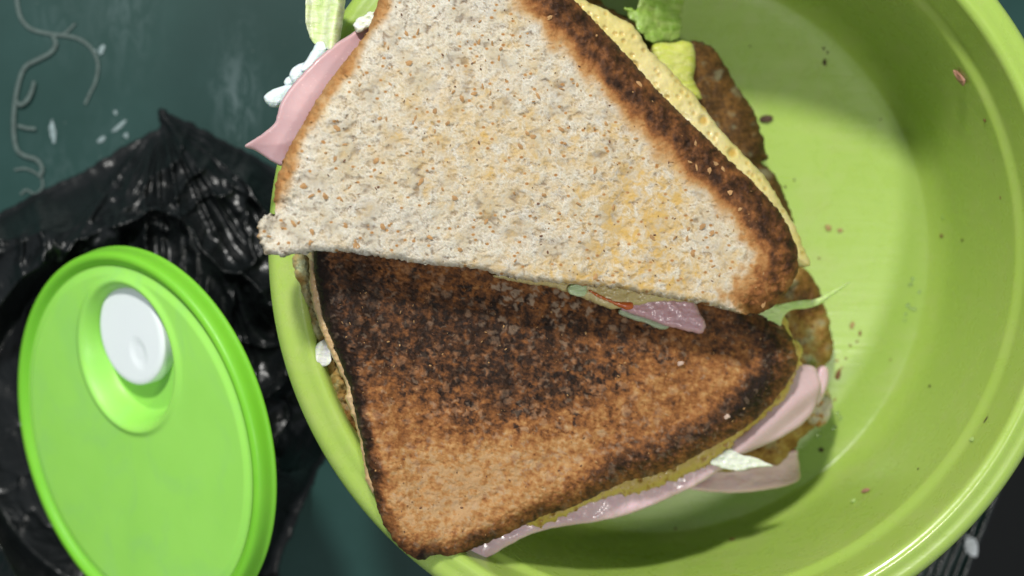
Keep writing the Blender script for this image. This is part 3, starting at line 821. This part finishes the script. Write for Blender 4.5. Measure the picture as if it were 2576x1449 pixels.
def bubbly(seed, amp=0.06, f=2.2):
    def d(i):
        x = i['px'] / PXCM; y = i['py'] / PXCM
        a1, a2, ia = cells(x * f, y * f, seed)
        b1, b2, ib = cells(x * f * 2.3, y * f * 2.3, seed + 4)
        return amp * (fbm(x * 1.8, y * 1.8, seed + 9, 4) * 1.6 - 1.6 * (1 - ss(.1, .30, a1)) * (ia > .5) - 0.9 * (1 - ss(.1, .35, b1)) * (ib > .5))
    def at(i):
        x = i['px'] / PXCM; y = i['py'] / PXCM
        a1, a2, ia = cells(x * f, y * f, seed); b1, b2, ib = cells(x * f * 2.3, y * f * 2.3, seed + 4)
        return {'pore': np.clip((1 - ss(.08, .28, a1)) * (ia > .5) + .6 * (1 - ss(.1, .3, b1)) * (ib > .5), 0, 1)}
    return d, at
bd, ba = bubbly(61, 0.065, 1.5)
EG1 = [(1300, -120), (1420, -40), (1470, 0), (1510, 16), (1545, 38), (1590, 62), (1612, 92), (1636, 128), (1668, 158), (1704, 196), (1740, 232), (1768, 264), (1792, 300), (1826, 342), (1862, 380), (1900, 418), (1932, 455), (1958, 498),
       (1984, 540), (2006, 580), (2022, 622), (2038, 660), (2030, 672), (2006, 668), (1960, 660), (1700, 600), (1300, 560), (1050, 400), (1080, 0)]
def egg1_disp(i):
    return bd(i)
slab('egg_omelette', EGG, sand1, EG1, lambda px, py: z1(px, py) - 0.95, 1.0, 2.6, jag=3, jag_c=3, jagf=0.045, cut=(0.42, 0.40), disp=egg1_disp, attrs=ba, label='thick yellow omelette layer with air bubbles')

# ham sticking out on the left
HM1 = [(952, 30), (925, 52), (896, 76), (862, 98), (828, 122), (796, 150), (768, 178), (742, 206), (722, 232), (706, 258), (697, 288), (690, 312), (668, 330), (642, 348), (615, 368), (640, 378), (668, 396), (694, 412), (730, 416), (900, 400), (1050, 250), (1000, 60)]
slab('ham_slice', HAM_L, sand1, HM1, lambda px, py: z1(px, py) - 1.45 - 0.5 * ss(300, 420, py) * ss(720, 620, px) + 0.1 * np.sin(px / 60), 0.18, 3.4, jag=1.2, jagf=0.03, cut=(0.09, 0.09),
     disp=lambda i: 0.05 * fbm(i['px'] / 160, i['py'] / 160, 44, 2) - 0.10 * (1 - ss(0, .9, i['dc'])), label='pink ham slice sticking out at the left')
# white onion bits and lettuce behind the ham
ON = [[(800, 104), (826, 108), (832, 128), (815, 160), (790, 182), (768, 190), (752, 176), (770, 150), (784, 128)],
      [(728, 184), (742, 166), (770, 156), (790, 170), (770, 200), (744, 214), (730, 200)],
      [(664, 242), (680, 228), (704, 218), (734, 212), (748, 226), (726, 254), (704, 268), (684, 270), (668, 258)],
      [(714, 208), (726, 192), (744, 196), (748, 212), (728, 226)]]
for k, o_ in enumerate(ON):
    slab('onion_piece', ONION, sand1, o_, lambda px, py, k=k: z1(px, py) - 1.75 - 0.1 * k, 0.3, 2.6, jag=1.0, jagf=0.08, cut=(0.22, 0.25), smoothn=5, disp=lambda i: 0.03 * fbm(i['px'] / 20, i['py'] / 20, 9, 2))
slab('lettuce_leaf', LETT, sand1, [(775, -40), (770, 10), (768, 50), (776, 84), (790, 112), (812, 118), (838, 128), (852, 118), (857, 90), (862, 60), (866, 20), (862, -40)],
     lambda px, py: 10.6 + 0.15 * np.sin(px / 12 + py / 90), 0.10, 2.8, jag=2, jagf=0.05, cut=(0.1, 0.06), smoothn=6,
     disp=lambda i: 0.10 * fbm(i['px'] / 22, i['py'] / 90, 14, 3) + 0.08 * np.sin(i['px'] / 7.0 + i['py'] / 60), label='pale crinkled lettuce leaf hanging over the bowl rim')
slab('lettuce_leaf', LETT_W, sand1, [(888, 62), (898, 48), (914, 40), (932, 28), (946, 34), (944, 54), (920, 74), (898, 82), (893, 72)],
     lambda px, py: 10.9 + 0 * px, 0.12, 2.6, jag=2.5, jagf=0.1, cut=(0.1, 0.1), smoothn=5, disp=lambda i: 0.08 * fbm(i['px'] / 14, i['py'] / 14, 15, 2), label='small ragged bit of lettuce above the ham')

# bottom slice of the upper sandwich
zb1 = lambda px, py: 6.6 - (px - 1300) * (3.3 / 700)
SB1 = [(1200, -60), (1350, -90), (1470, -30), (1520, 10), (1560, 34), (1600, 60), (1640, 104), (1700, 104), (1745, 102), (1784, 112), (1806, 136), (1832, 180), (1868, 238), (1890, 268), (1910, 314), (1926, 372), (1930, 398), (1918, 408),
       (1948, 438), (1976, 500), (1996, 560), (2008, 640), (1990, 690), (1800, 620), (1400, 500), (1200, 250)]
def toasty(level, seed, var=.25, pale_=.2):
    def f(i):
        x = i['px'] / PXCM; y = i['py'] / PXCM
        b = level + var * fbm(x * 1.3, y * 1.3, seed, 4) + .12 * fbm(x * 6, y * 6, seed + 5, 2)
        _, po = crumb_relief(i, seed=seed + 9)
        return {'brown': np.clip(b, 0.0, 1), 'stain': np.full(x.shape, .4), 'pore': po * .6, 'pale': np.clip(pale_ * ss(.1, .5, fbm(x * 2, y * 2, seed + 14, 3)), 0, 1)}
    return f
def rough_disp(seed, a=1.0):
    def f(i):
        x = i['px'] / PXCM; y = i['py'] / PXCM
        h, _ = crumb_relief(i, seed=seed)
        return a * (h * 1.3 + 0.10 * fbm(x * 1.6, y * 1.6, seed + 3, 3))
    return f
slab('bread_slice', BREAD_O, sand1, SB1, zb1, 1.2, 3.4, jag=3, jag_c=4, jagf=0.05, cut=(0.6, 0.9), disp=rough_disp(120), attrs=toasty(.66, 130, .25, .7), label='bottom toast slice in the shade of the upper half')  # brown level raised so the colour itself carries the shade on this slice
slab('egg_omelette', LETT_Y, sand1, [(1640, 118), (1662, 106), (1690, 108), (1716, 102), (1738, 108), (1748, 130), (1750, 165), (1744, 195), (1752, 215), (1764, 250), (1700, 230), (1650, 160)],
     lambda px, py: zb1(px, py) + 0.7, 0.6, 2.8, jag=1.5, jagf=0.05, cut=(0.35, 0.4), smoothn=6, disp=lambda i: .06 * fbm(i['px'] / 25, i['py'] / 25, 16, 3), label='yellow green folded egg end below the omelette')
slab('lettuce_leaf', LETT_G, sand1, [(1570, 20), (1600, 22), (1612, -10), (1660, -30), (1716, -20), (1720, 10), (1712, 40), (1716, 70), (1702, 100), (1660, 110), (1630, 104), (1598, 62)],
     lambda px, py: zb1(px, py) + 0.3 - 0.9 * ss(1600, 1720, px), 0.09, 2.8, jag=6, jagf=0.06, cut=(0.1, 0.08), smoothn=6,
     disp=lambda i: .22 * fbm(i['px'] / 38, i['py'] / 50, 17, 3), label='green lettuce curl at the top of the bowl')
# filling line under the cut edge
slab('egg_omelette', SAUCE, sand1, [(1250, 690), (1290, 708), (1340, 716), (1390, 722), (1420, 734), (1470, 750), (1510, 768), (1545, 778), (1580, 772), (1640, 760), (1700, 758), (1750, 762), (1770, 740), (1500, 680)],
     lambda px, py: z1(px, py) - 1.15, 0.45, 2.4, jag=3, jagf=0.07, cut=(0.2, 0.25), smoothn=6, disp=rough_disp(140, .8), attrs=lambda i: {'pore': np.clip(.6 * fbm(i['px'] / 14, i['py'] / 14, 19, 2), 0, 1)}, label='pale yellow egg spread squeezed out under the cut edge')
slab('ham_slice', HAM_W, sand1, [(1590, 745), (1640, 748), (1700, 750), (1742, 752), (1758, 782), (1772, 806), (1776, 822), (1766, 838), (1740, 836), (1700, 826), (1670, 818), (1640, 806), (1590, 790), (1562, 775)],
     lambda px, py: z1(px, py) - 1.55, 0.5, 2.4, jag=1.5, jagf=0.06, cut=(0.14, 0.18), smoothn=5, disp=lambda i: .06 * fbm(i['px'] / 18, i['py'] / 18, 21, 3), label='wet pink ham corner poking out under the cut edge')
slab('tomato_piece', TOMATO, sand1, [(1478, 728), (1500, 736), (1530, 750), (1555, 758), (1590, 760), (1592, 774), (1578, 780), (1556, 772), (1530, 760), (1500, 746)],
     lambda px, py: z1(px, py) - 1.02, 0.3, 2.2, jag=1.2, jagf=0.1, cut=(0.12, 0.15), smoothn=5)
slab('lettuce_leaf', mat_leaf('lettuce_soft_green', (0.42, 0.56, 0.30), (0.50, 0.62, 0.36)), sand1, [(1432, 718), (1452, 712), (1474, 716), (1476, 738), (1464, 746), (1440, 742), (1428, 732)], lambda px, py: z1(px, py) - 1.0, 0.12, 2.2, jag=1.2, jagf=0.1, cut=(0.08, 0.08), smoothn=5, label='small green lettuce bit in the egg spread')
slab('lettuce_leaf', mat_leaf('lettuce_greyish', (0.30, 0.36, 0.22), (0.36, 0.42, 0.28)), sand1, [(1565, 775), (1600, 790), (1650, 806), (1685, 822), (1660, 828), (1620, 812), (1580, 800), (1556, 788)], lambda px, py: z1(px, py) - 1.75, 0.12, 2.2, jag=1.6, jagf=0.1, cut=(0.08, 0.08), smoothn=5, label='thin lettuce strip below the wet ham corner')
# thin lettuce strand over the right edge
slab('lettuce_leaf', mat_leaf('lettuce_strand_green', (0.46, 0.66, 0.22), (0.56, 0.72, 0.30)), sand1, [(1900, 792), (1938, 770), (1968, 764), (2010, 756), (2052, 752), (2084, 736), (2112, 722), (2140, 708), (2116, 728), (2092, 745), (2066, 764), (2030, 776), (1992, 780), (1970, 800), (1960, 840), (1935, 830)],
     lambda px, py: 6.2 - (px - 1900) * 0.006, 0.08, 2.0, cut=(0.1, 0.06), smoothn=6, disp=lambda i: .06 * fbm(i['px'] / 25, i['py'] / 12, 22, 2), label='thin pointed lettuce strand reaching over the bowl floor')

# ------------------------------------------------------------------ lower sandwich
z2 = lambda px, py: 11.3 - (px - 790) * (5.2 / 1215) + 0.0004 * (py - 1000)
sand2 = thing('sandwich_half', tuple(P(1400, 1000, 4.0)), 'lower sandwich half with dark toasted face and burnt edges, ham hanging out below', 'sandwich', 'toasted sandwich halves in the bowl')
T2 = [(792, 560, 'k'), (790, 610, 'k'), (789, 655, 'k'), (792, 700, 'k'), (802, 745, 'k'), (812, 795, 'k'), (828, 840, 'k'), (846, 885, 'k'), (864, 930, 'k'), (880, 975, 'k'), (888, 1015, 'k'), (900, 1070, 'k'), (912, 1120, 'k'), (922, 1175, 'k'), (936, 1220, 'k'), (946, 1265, 'k'),
      (958, 1305, 'k'), (978, 1340, 'k'), (1004, 1376, 'k'), (1036, 1400, 'k'), (1066, 1410, 'k'), (1090, 1396, 'k'), (1130, 1402, 'k'), (1175, 1388, 'k'), (1225, 1366, 'k'), (1270, 1346, 'k'), (1320, 1320, 'k'), (1370, 1296, 'k'), (1420, 1284, 'k'), (1470, 1262, 'k'), (1520, 1236, 'k'),
      (1570, 1214, 'k'), (1625, 1200, 'k'), (1690, 1180, 'k'), (1750, 1148, 'k'), (1800, 1120, 'k'), (1850, 1092, 'k'), (1895, 1060, 'k'), (1935, 1022, 'k'), (1966, 985, 'k'), (1992, 948, 'k'), (2007, 912, 'k'), (1998, 868, 'k'), (1978, 830, 'k'), (1950, 800, 'k'), (1910, 780), (1860, 760), (1780, 700),
      (1600, 640), (1300, 560), (1000, 530)]
LEFT2 = np.array([(780, 540), (789, 655), (812, 795), (864, 930), (900, 1070), (936, 1220), (958, 1305), (1004, 1376), (1060, 1410)], float)
BOT2 = np.array([(1060, 1412), (1130, 1402), (1225, 1366), (1320, 1320), (1470, 1262), (1570, 1214), (1690, 1180), (1800, 1120), (1895, 1060), (1966, 985), (2007, 912), (1978, 830), (1920, 782)], float)
def t2_masks(i):
    px, py = i['px'], i['py']; x = px / PXCM; y = py / PXCM
    dl = seg_dist(px, py, LEFT2[:-1], LEFT2[1:])[0]; db = seg_dist(px, py, BOT2[:-1], BOT2[1:])[0]
    f = fbm(x * .9, y * .9, 201, 5); g = fbm(x * 3.2, y * 3.2, 205, 4)
    b = 0.39 + 0.12 * f
    # the burnt middle
    core = 1.0 * blob(px, py, 1150, 860, 330, 190, 22) + .85 * blob(px, py, 1560, 830, 280, 100, 4) + .75 * blob(px, py, 900, 760, 90, 190, -10) + .6 * blob(px, py, 1350, 980, 260, 110, 10)
    b += 0.285 * np.clip(core, 0, 1.15)
    b += 0.13 * blob(px, py, 900, 760, 80, 170, -10) + 0.10 * blob(px, py, 1130, 830, 230, 110, 20)
    # golden areas
    gold = 1.0 * blob(px, py, 1120, 1250, 170, 120, -20) + .75 * blob(px, py, 1600, 1050, 330, 70, -17) + .55 * blob(px, py, 1300, 1180, 200, 70, -20) + .5 * blob(px, py, 1850, 930, 110, 50, -25) + .45 * blob(px, py, 905, 1000, 30, 120, -14)
    b -= 0.22 * np.clip(gold, 0, 1)
    # char at the edges
    wl = 12 * fbm(x * 1.6, y * 1.6, 211, 3)
    up = ss(1330, 1150, py)
    b += (0.20 + 0.30 * up) * (1 - ss(10, 48, dl + wl * 1.3))
    far = ss(1380, 1560, px)
    b += (1 - far) * 0.34 * (1 - ss(8, 50, db + wl * 1.4)) * (0.70 + 0.5 * noise(x * .8, y * .8, 215))
    b += far * (0.15 * np.exp(-((db + wl * 1.6 - 60) / 24) ** 2) * (0.9 + 0.4 * noise(x * .8, y * .8, 215)) + 0.15 * (1 - ss(36, 70, db + wl)))
    b += 0.20 * blob(px, py, 1930, 900, 34, 110, 18) + .3 * blob(px, py, 1880, 1000, 70, 34, -35)
    b += 0.16 * (1 - ss(40, 110, np.abs(db - 95))) * ss(1400, 1600, px)
    # scorched flecks of uneven shape, pale translucent cells
    wx = x + .16 * fbm(x * 5, y * 5, 260, 3); wy = y + .16 * fbm(x * 5, y * 5, 264, 3)
    c1, c2, ic = cells(wx * 3.9, wy * 4.8, 221)
    sp = (1 - ss(.10, .46, c1)) * (ic > .66)
    d1, d2, idd = cells(wx * 9.2, wy * 9.2, 226)
    sp = np.maximum(sp, .7 * (1 - ss(.12, .5, d1)) * (idd > .78))
    clump = ss(-.25, .35, fbm(x * 1.1, y * 1.1, 270, 2))
    b += 0.42 * sp * clump * ss(.2, .8, np.clip(core, 0, 1)) + 0.08 * sp
    b += 0.27 * g + 0.20 * fbm(x * 7, y * 7, 208, 4) + 0.12 * fbm(x * 3 + y * 2, y * 14 - x * 5, 274, 3)
    e1, e2, ie = cells(wx * 3.4, wy * 4.0, 231)
    pale = ss(.14, .5, e2 - e1) * (ie > .66) * (0.9 * blob(px, py, 1360, 760, 200, 90, 12) + .22 * blob(px, py, 1350, 1130, 400, 170) + .10)
    b += .16 * (1 - ss(.02, .16, e2 - e1)) * ss(-.1, .5, g + .3 * np.clip(core, 0, 1) - .1) * ss(.1, .7, np.clip(core, 0, 1)) - .10 * ss(.2, .5, e2 - e1) * (ie > .4) * ss(.2, .8, np.clip(core, 0, 1))
    h1, h2, ih = cells(wx * 8.2, wy * 8.2, 236)
    pale = np.maximum(pale, .35 * ss(.15, .5, h2 - h1) * (ih > .90))
    _, pore = crumb_relief(i, seed=80)
    return {'brown': np.clip(b, 0.20, 0.97), 'stain': np.zeros_like(b), 'pore': pore * .5, 'pale': np.clip(pale, 0, .75)}
def t2_disp(i):
    px, py = i['px'], i['py']; x = px / PXCM; y = py / PXCM
    h, _ = crumb_relief(i, 1.0, seed=80)
    c1, c2, ic = cells(x * 6.5, y * 7.5, 221)
    h = 0.9 * h - 0.02 * (1 - ss(.16, .42, c1)) * (ic > .66)
    edge = 1 - ss(0.1, 1.0, i['dk'])
    h += edge * (0.10 * fbm(x * 2.4, y * 2.4, 241, 3) + .05 * fbm(x * 8, y * 8, 245, 2))
    h += 0.09 * fbm(x * .7, y * .7, 249, 2) + .10 * (1 - ss(.1, .6, np.abs(i['dk'] - .75)))
    return h
slice2, inf2 = slab('bread_slice', BREAD, sand2, T2, z2, 1.15, 2.4, jag=3.2, jag_c=4, jagf=0.06, crust=(0.60, 0.85), cut=(0.16, 0.25), disp=t2_disp, attrs=t2_masks, label='top slice toasted dark brown with burnt patches')
bran('bran_fleck', inf2, slice2, 260, lambda i: np.where(i['d'] > 0.2, 1.0, 0), BRAN, 0.02, 0.06, 5)
bran('dark_bran_fleck', inf2, slice2, 160, lambda i: np.where(i['d'] > 0.2, 1.0, 0), BRAN_D, 0.02, 0.06, 6)
for (a, b, s_) in ((1712, 914, .22), (1828, 1048, .22)):
    q = P(a, b, float(z2(a, b)) + 0.05)
    bit('crumb', q, (s_, s_ * .7), flat('crumb_pale', (0.5, 0.36, 0.28)), 'pale crumb on the toasted face ' + ('under the wet ham corner' if a < 1800 else 'near its lower burnt crust'), 'crumb', None, a, ang=20)

# bottom slice of the lower sandwich
zb2 = lambda px, py: np.where(px < 900, 9.95 - (px - 735) * 0.0050, 9.125 - (px - 900) * (6.6 / 1195))
SB2 = [(780, 600), (734, 640), (738, 680), (752, 725), (764, 770), (778, 820), (798, 862), (818, 905), (824, 945), (838, 985), (850, 1025), (866, 1062), (882, 1085), (905, 1110), (1000, 1190), (1250, 1230), (1600, 1190), (1800, 1188), (1880, 1182), (1935, 1172), (1962, 1168), (1990, 1140), (2012, 1108), (2034, 1088),
       (2060, 1062), (2082, 1040), (2092, 1012), (2086, 988), (2070, 960), (2064, 934), (2090, 906), (2097, 880), (2090, 838), (2084, 800), (2074, 765), (2062, 730), (2046, 700), (2030, 680), (1990, 670), (1850, 700), (1400, 640), (1000, 590)]
def sb2_masks(i):
    a = toasty(.30, 330, .42, .6)(i); px, py = i['px'], i['py']
    b = a['brown']
    b = b + .32 * blob(px, py, 2040, 740, 60, 70) + .12 * blob(px, py, 1960, 1130, 80, 60) - .10 * blob(px, py, 2070, 1030, 30, 40) - 0.14 * ss(900, 760, px)
    a['brown'] = np.clip(b, 0.03, 1)
    return a
slab('bread_slice', BREAD_O, sand2, SB2, zb2, 1.2, 3.0, jag=4, jag_c=4, jagf=0.045, cut=(0.5, 0.75), disp=rough_disp(320, 2.2), attrs=sb2_masks, label='bottom slice, light brown toast showing at the left and right')
# pale spread line between the slices at left
slab('egg_omelette', mat_egg('spread_tan', (0.50, 0.32, 0.15), (0.55, 0.39, 0.20), (0.5, 0.3, 0.12)), sand2, [(782, 625), (779, 670), (780, 720), (786, 762), (800, 810), (818, 855), (838, 905), (862, 950), (874, 985), (868, 1000), (884, 1040), (900, 1090), (912, 1150), (930, 1230), (1000, 1240), (1000, 700), (860, 600)],
     lambda px, py: z2(px, py) - 0.78, 0.8, 2.6, jag=3, jagf=0.06, cut=(0.2, 0.3), disp=rough_disp(340, .8), attrs=lambda i: {'pore': np.clip(.5 * fbm(i['px'] / 16, i['py'] / 16, 20, 2), 0, 1)}, label='tan crumb layer with spread under the left burnt edge')
slab('egg_omelette', EGG, sand2, [(762, 632), (790, 628), (800, 650), (798, 676), (786, 664), (776, 648)], lambda px, py: 10.35 + 0 * px, 0.2, 2.4, jag=1, jagf=.1, smoothn=5, attrs=lambda i: {'pore': np.zeros(i['px'].shape)}, label='little yellow egg scrap at the left corner')
slab('lettuce_leaf', LETT_W, sand2, [(806, 858), (828, 856), (832, 890), (830, 915), (806, 924), (790, 922), (772, 914), (778, 892), (792, 874)], lambda px, py: 9.35 + 0.004 * (px - 780), 0.08, 2.2, jag=1, jagf=.1, cut=(0.08, 0.05), smoothn=6,
     disp=lambda i: .07 * np.sin(i['px'] / 6.5 + i['py'] / 30), label='white lettuce bit at the left side over the bowl wall')

be, bae = bubbly(75, 0.05, 3.0)
EG2 = [(1300, 1200), (1310, 1305), (1350, 1326), (1395, 1310), (1440, 1290), (1478, 1268), (1530, 1252), (1566, 1246), (1620, 1238), (1680, 1216), (1730, 1194), (1785, 1168), (1818, 1148), (1845, 1122), (1862, 1098), (1930, 1048), (1975, 1000), (2006, 935), (2014, 910), (1990, 860), (1700, 900), (1300, 1000)]
slab('egg_omelette', EGG_D, sand2, EG2, lambda px, py: z2(px, py) - 0.98, 0.5, 2.6, jag=7, jagf=0.09, cut=(0.25, 0.3), disp=be, attrs=bae, label='mustard yellow egg edge under the lower crust')
slab('egg_omelette', EGG_D, sand2, [(1930, 770), (1962, 782), (1980, 806), (1985, 830), (1998, 858), (2010, 892), (1998, 905), (1960, 880), (1920, 820)], lambda px, py: z2(px, py) - 0.9, 0.5, 2.4, jag=2, jagf=.07, smoothn=6, cut=(.2, .3), disp=be, attrs=bae, label='egg bit between the slices at the right corner')
HM2 = [(1120, 1395), (1108, 1412), (1128, 1424), (1160, 1424), (1215, 1408), (1270, 1378), (1330, 1346), (1390, 1330), (1430, 1322), (1500, 1312), (1560, 1300), (1620, 1280), (1690, 1250), (1750, 1222), (1800, 1190), (1842, 1160), (1800, 1120), (1600, 1130), (1300, 1220)]
slab('ham_slice', HAM_R, sand2, HM2, lambda px, py: z2(px, py) - 1.35 + 0 * px, 0.22, 2.8, jag=1.4, jagf=0.03, cut=(0.2, 0.15), disp=lambda i: .07 * fbm(i['px'] / 40, i['py'] / 40, 51, 3) + .04 * np.sin(i['px'] / 34), label='long pale ham strip hanging out along the bottom')
HM3 = [(1985, 935), (2008, 918), (2036, 918), (2052, 926), (2060, 948), (2066, 975), (2056, 1010), (2044, 1040), (2022, 1064), (2004, 1078), (1960, 1104), (1910, 1126), (1868, 1142), (1842, 1142), (1838, 1124), (1846, 1104), (1872, 1088), (1910, 1050), (1950, 1010), (1972, 975)]
slab('ham_slice', HAM_F, sand2, HM3, lambda px, py: z2(px, py) - 1.2 - 0.3 * ss(1000, 900, py), 0.26, 2.6, jag=.8, jagf=0.03, cut=(0.14, 0.13), disp=lambda i: .05 * np.sin((i['px'] - i['py']) / 60) + .16 * (1 - ss(0, .5, np.abs((i['py'] - 1050) - (i['px'] - 1960) * -.85) / 84)), label='folded ham flap hanging from the right corner')
slab('ham_slice', HAM_R, sand2, [(2058, 932), (2074, 920), (2084, 930), (2086, 952), (2080, 978), (2068, 1004), (2056, 1020), (2050, 990)], lambda px, py: z2(px, py) - 1.9, 0.4, 2.4, cut=(.12, .2), smoothn=6, label='narrow rolled ham edge behind the flap')
slab('ham_slice', HAM_R, sand2, [(1700, 1180), (1800, 1178), (1900, 1160), (1968, 1140), (2004, 1132), (2008, 1150), (2012, 1180), (2012, 1206), (1980, 1222), (1930, 1232), (1860, 1240), (1790, 1238), (1725, 1226)],
     lambda px, py: zb2(px, py) - 0.55 + 0.3 * ss(1180, 1240, py), 0.22, 2.6, cut=(.12, .12), jag=.8, jagf=.03, smoothn=6, disp=lambda i: .06 * fbm(i['px'] / 40, i['py'] / 20, 53, 3), label='lowest ham slice under the bottom toast')
slab('lettuce_leaf', LETT_W, sand2, [(1786, 1164), (1810, 1142), (1836, 1128), (1850, 1136), (1868, 1144), (1896, 1150), (1918, 1160), (1944, 1172), (1900, 1176), (1862, 1184), (1828, 1180), (1806, 1174)],
     lambda px, py: z2(px, py) - 1.05, 0.08, 2.2, jag=1.2, jagf=.06, smoothn=6, cut=(.08, .05), disp=lambda i: .08 * fbm(i['px'] / 22, i['py'] / 14, 54, 2), label='pale crumpled lettuce piece beside the ham flap')
# torn pale crust fragment poking out at the far right of the bottom slice
slab('crust_fragment', BREAD, sand2, [(2036, 1010), (2052, 992), (2074, 992), (2092, 1004), (2094, 1030), (2084, 1056), (2066, 1074), (2046, 1070), (2030, 1060), (2026, 1034)], lambda px, py: zb2(px, py) + 0.35, 0.7, 2.2, jag=3, jagf=.09, smoothn=6, cut=(.25, .35),
     disp=rough_disp(420, 2.0), attrs=lambda i: {'brown': np.clip(.10 + .5 * fbm(i['px'] / 30, i['py'] / 30, 430, 3) * 1.5, 0, .5), 'stain': np.full(i['px'].shape, .2), 'pore': np.zeros(i['px'].shape), 'pale': np.zeros(i['px'].shape), 'web': np.zeros(i['px'].shape)}, label='torn pale crust bit beyond the ham flap')
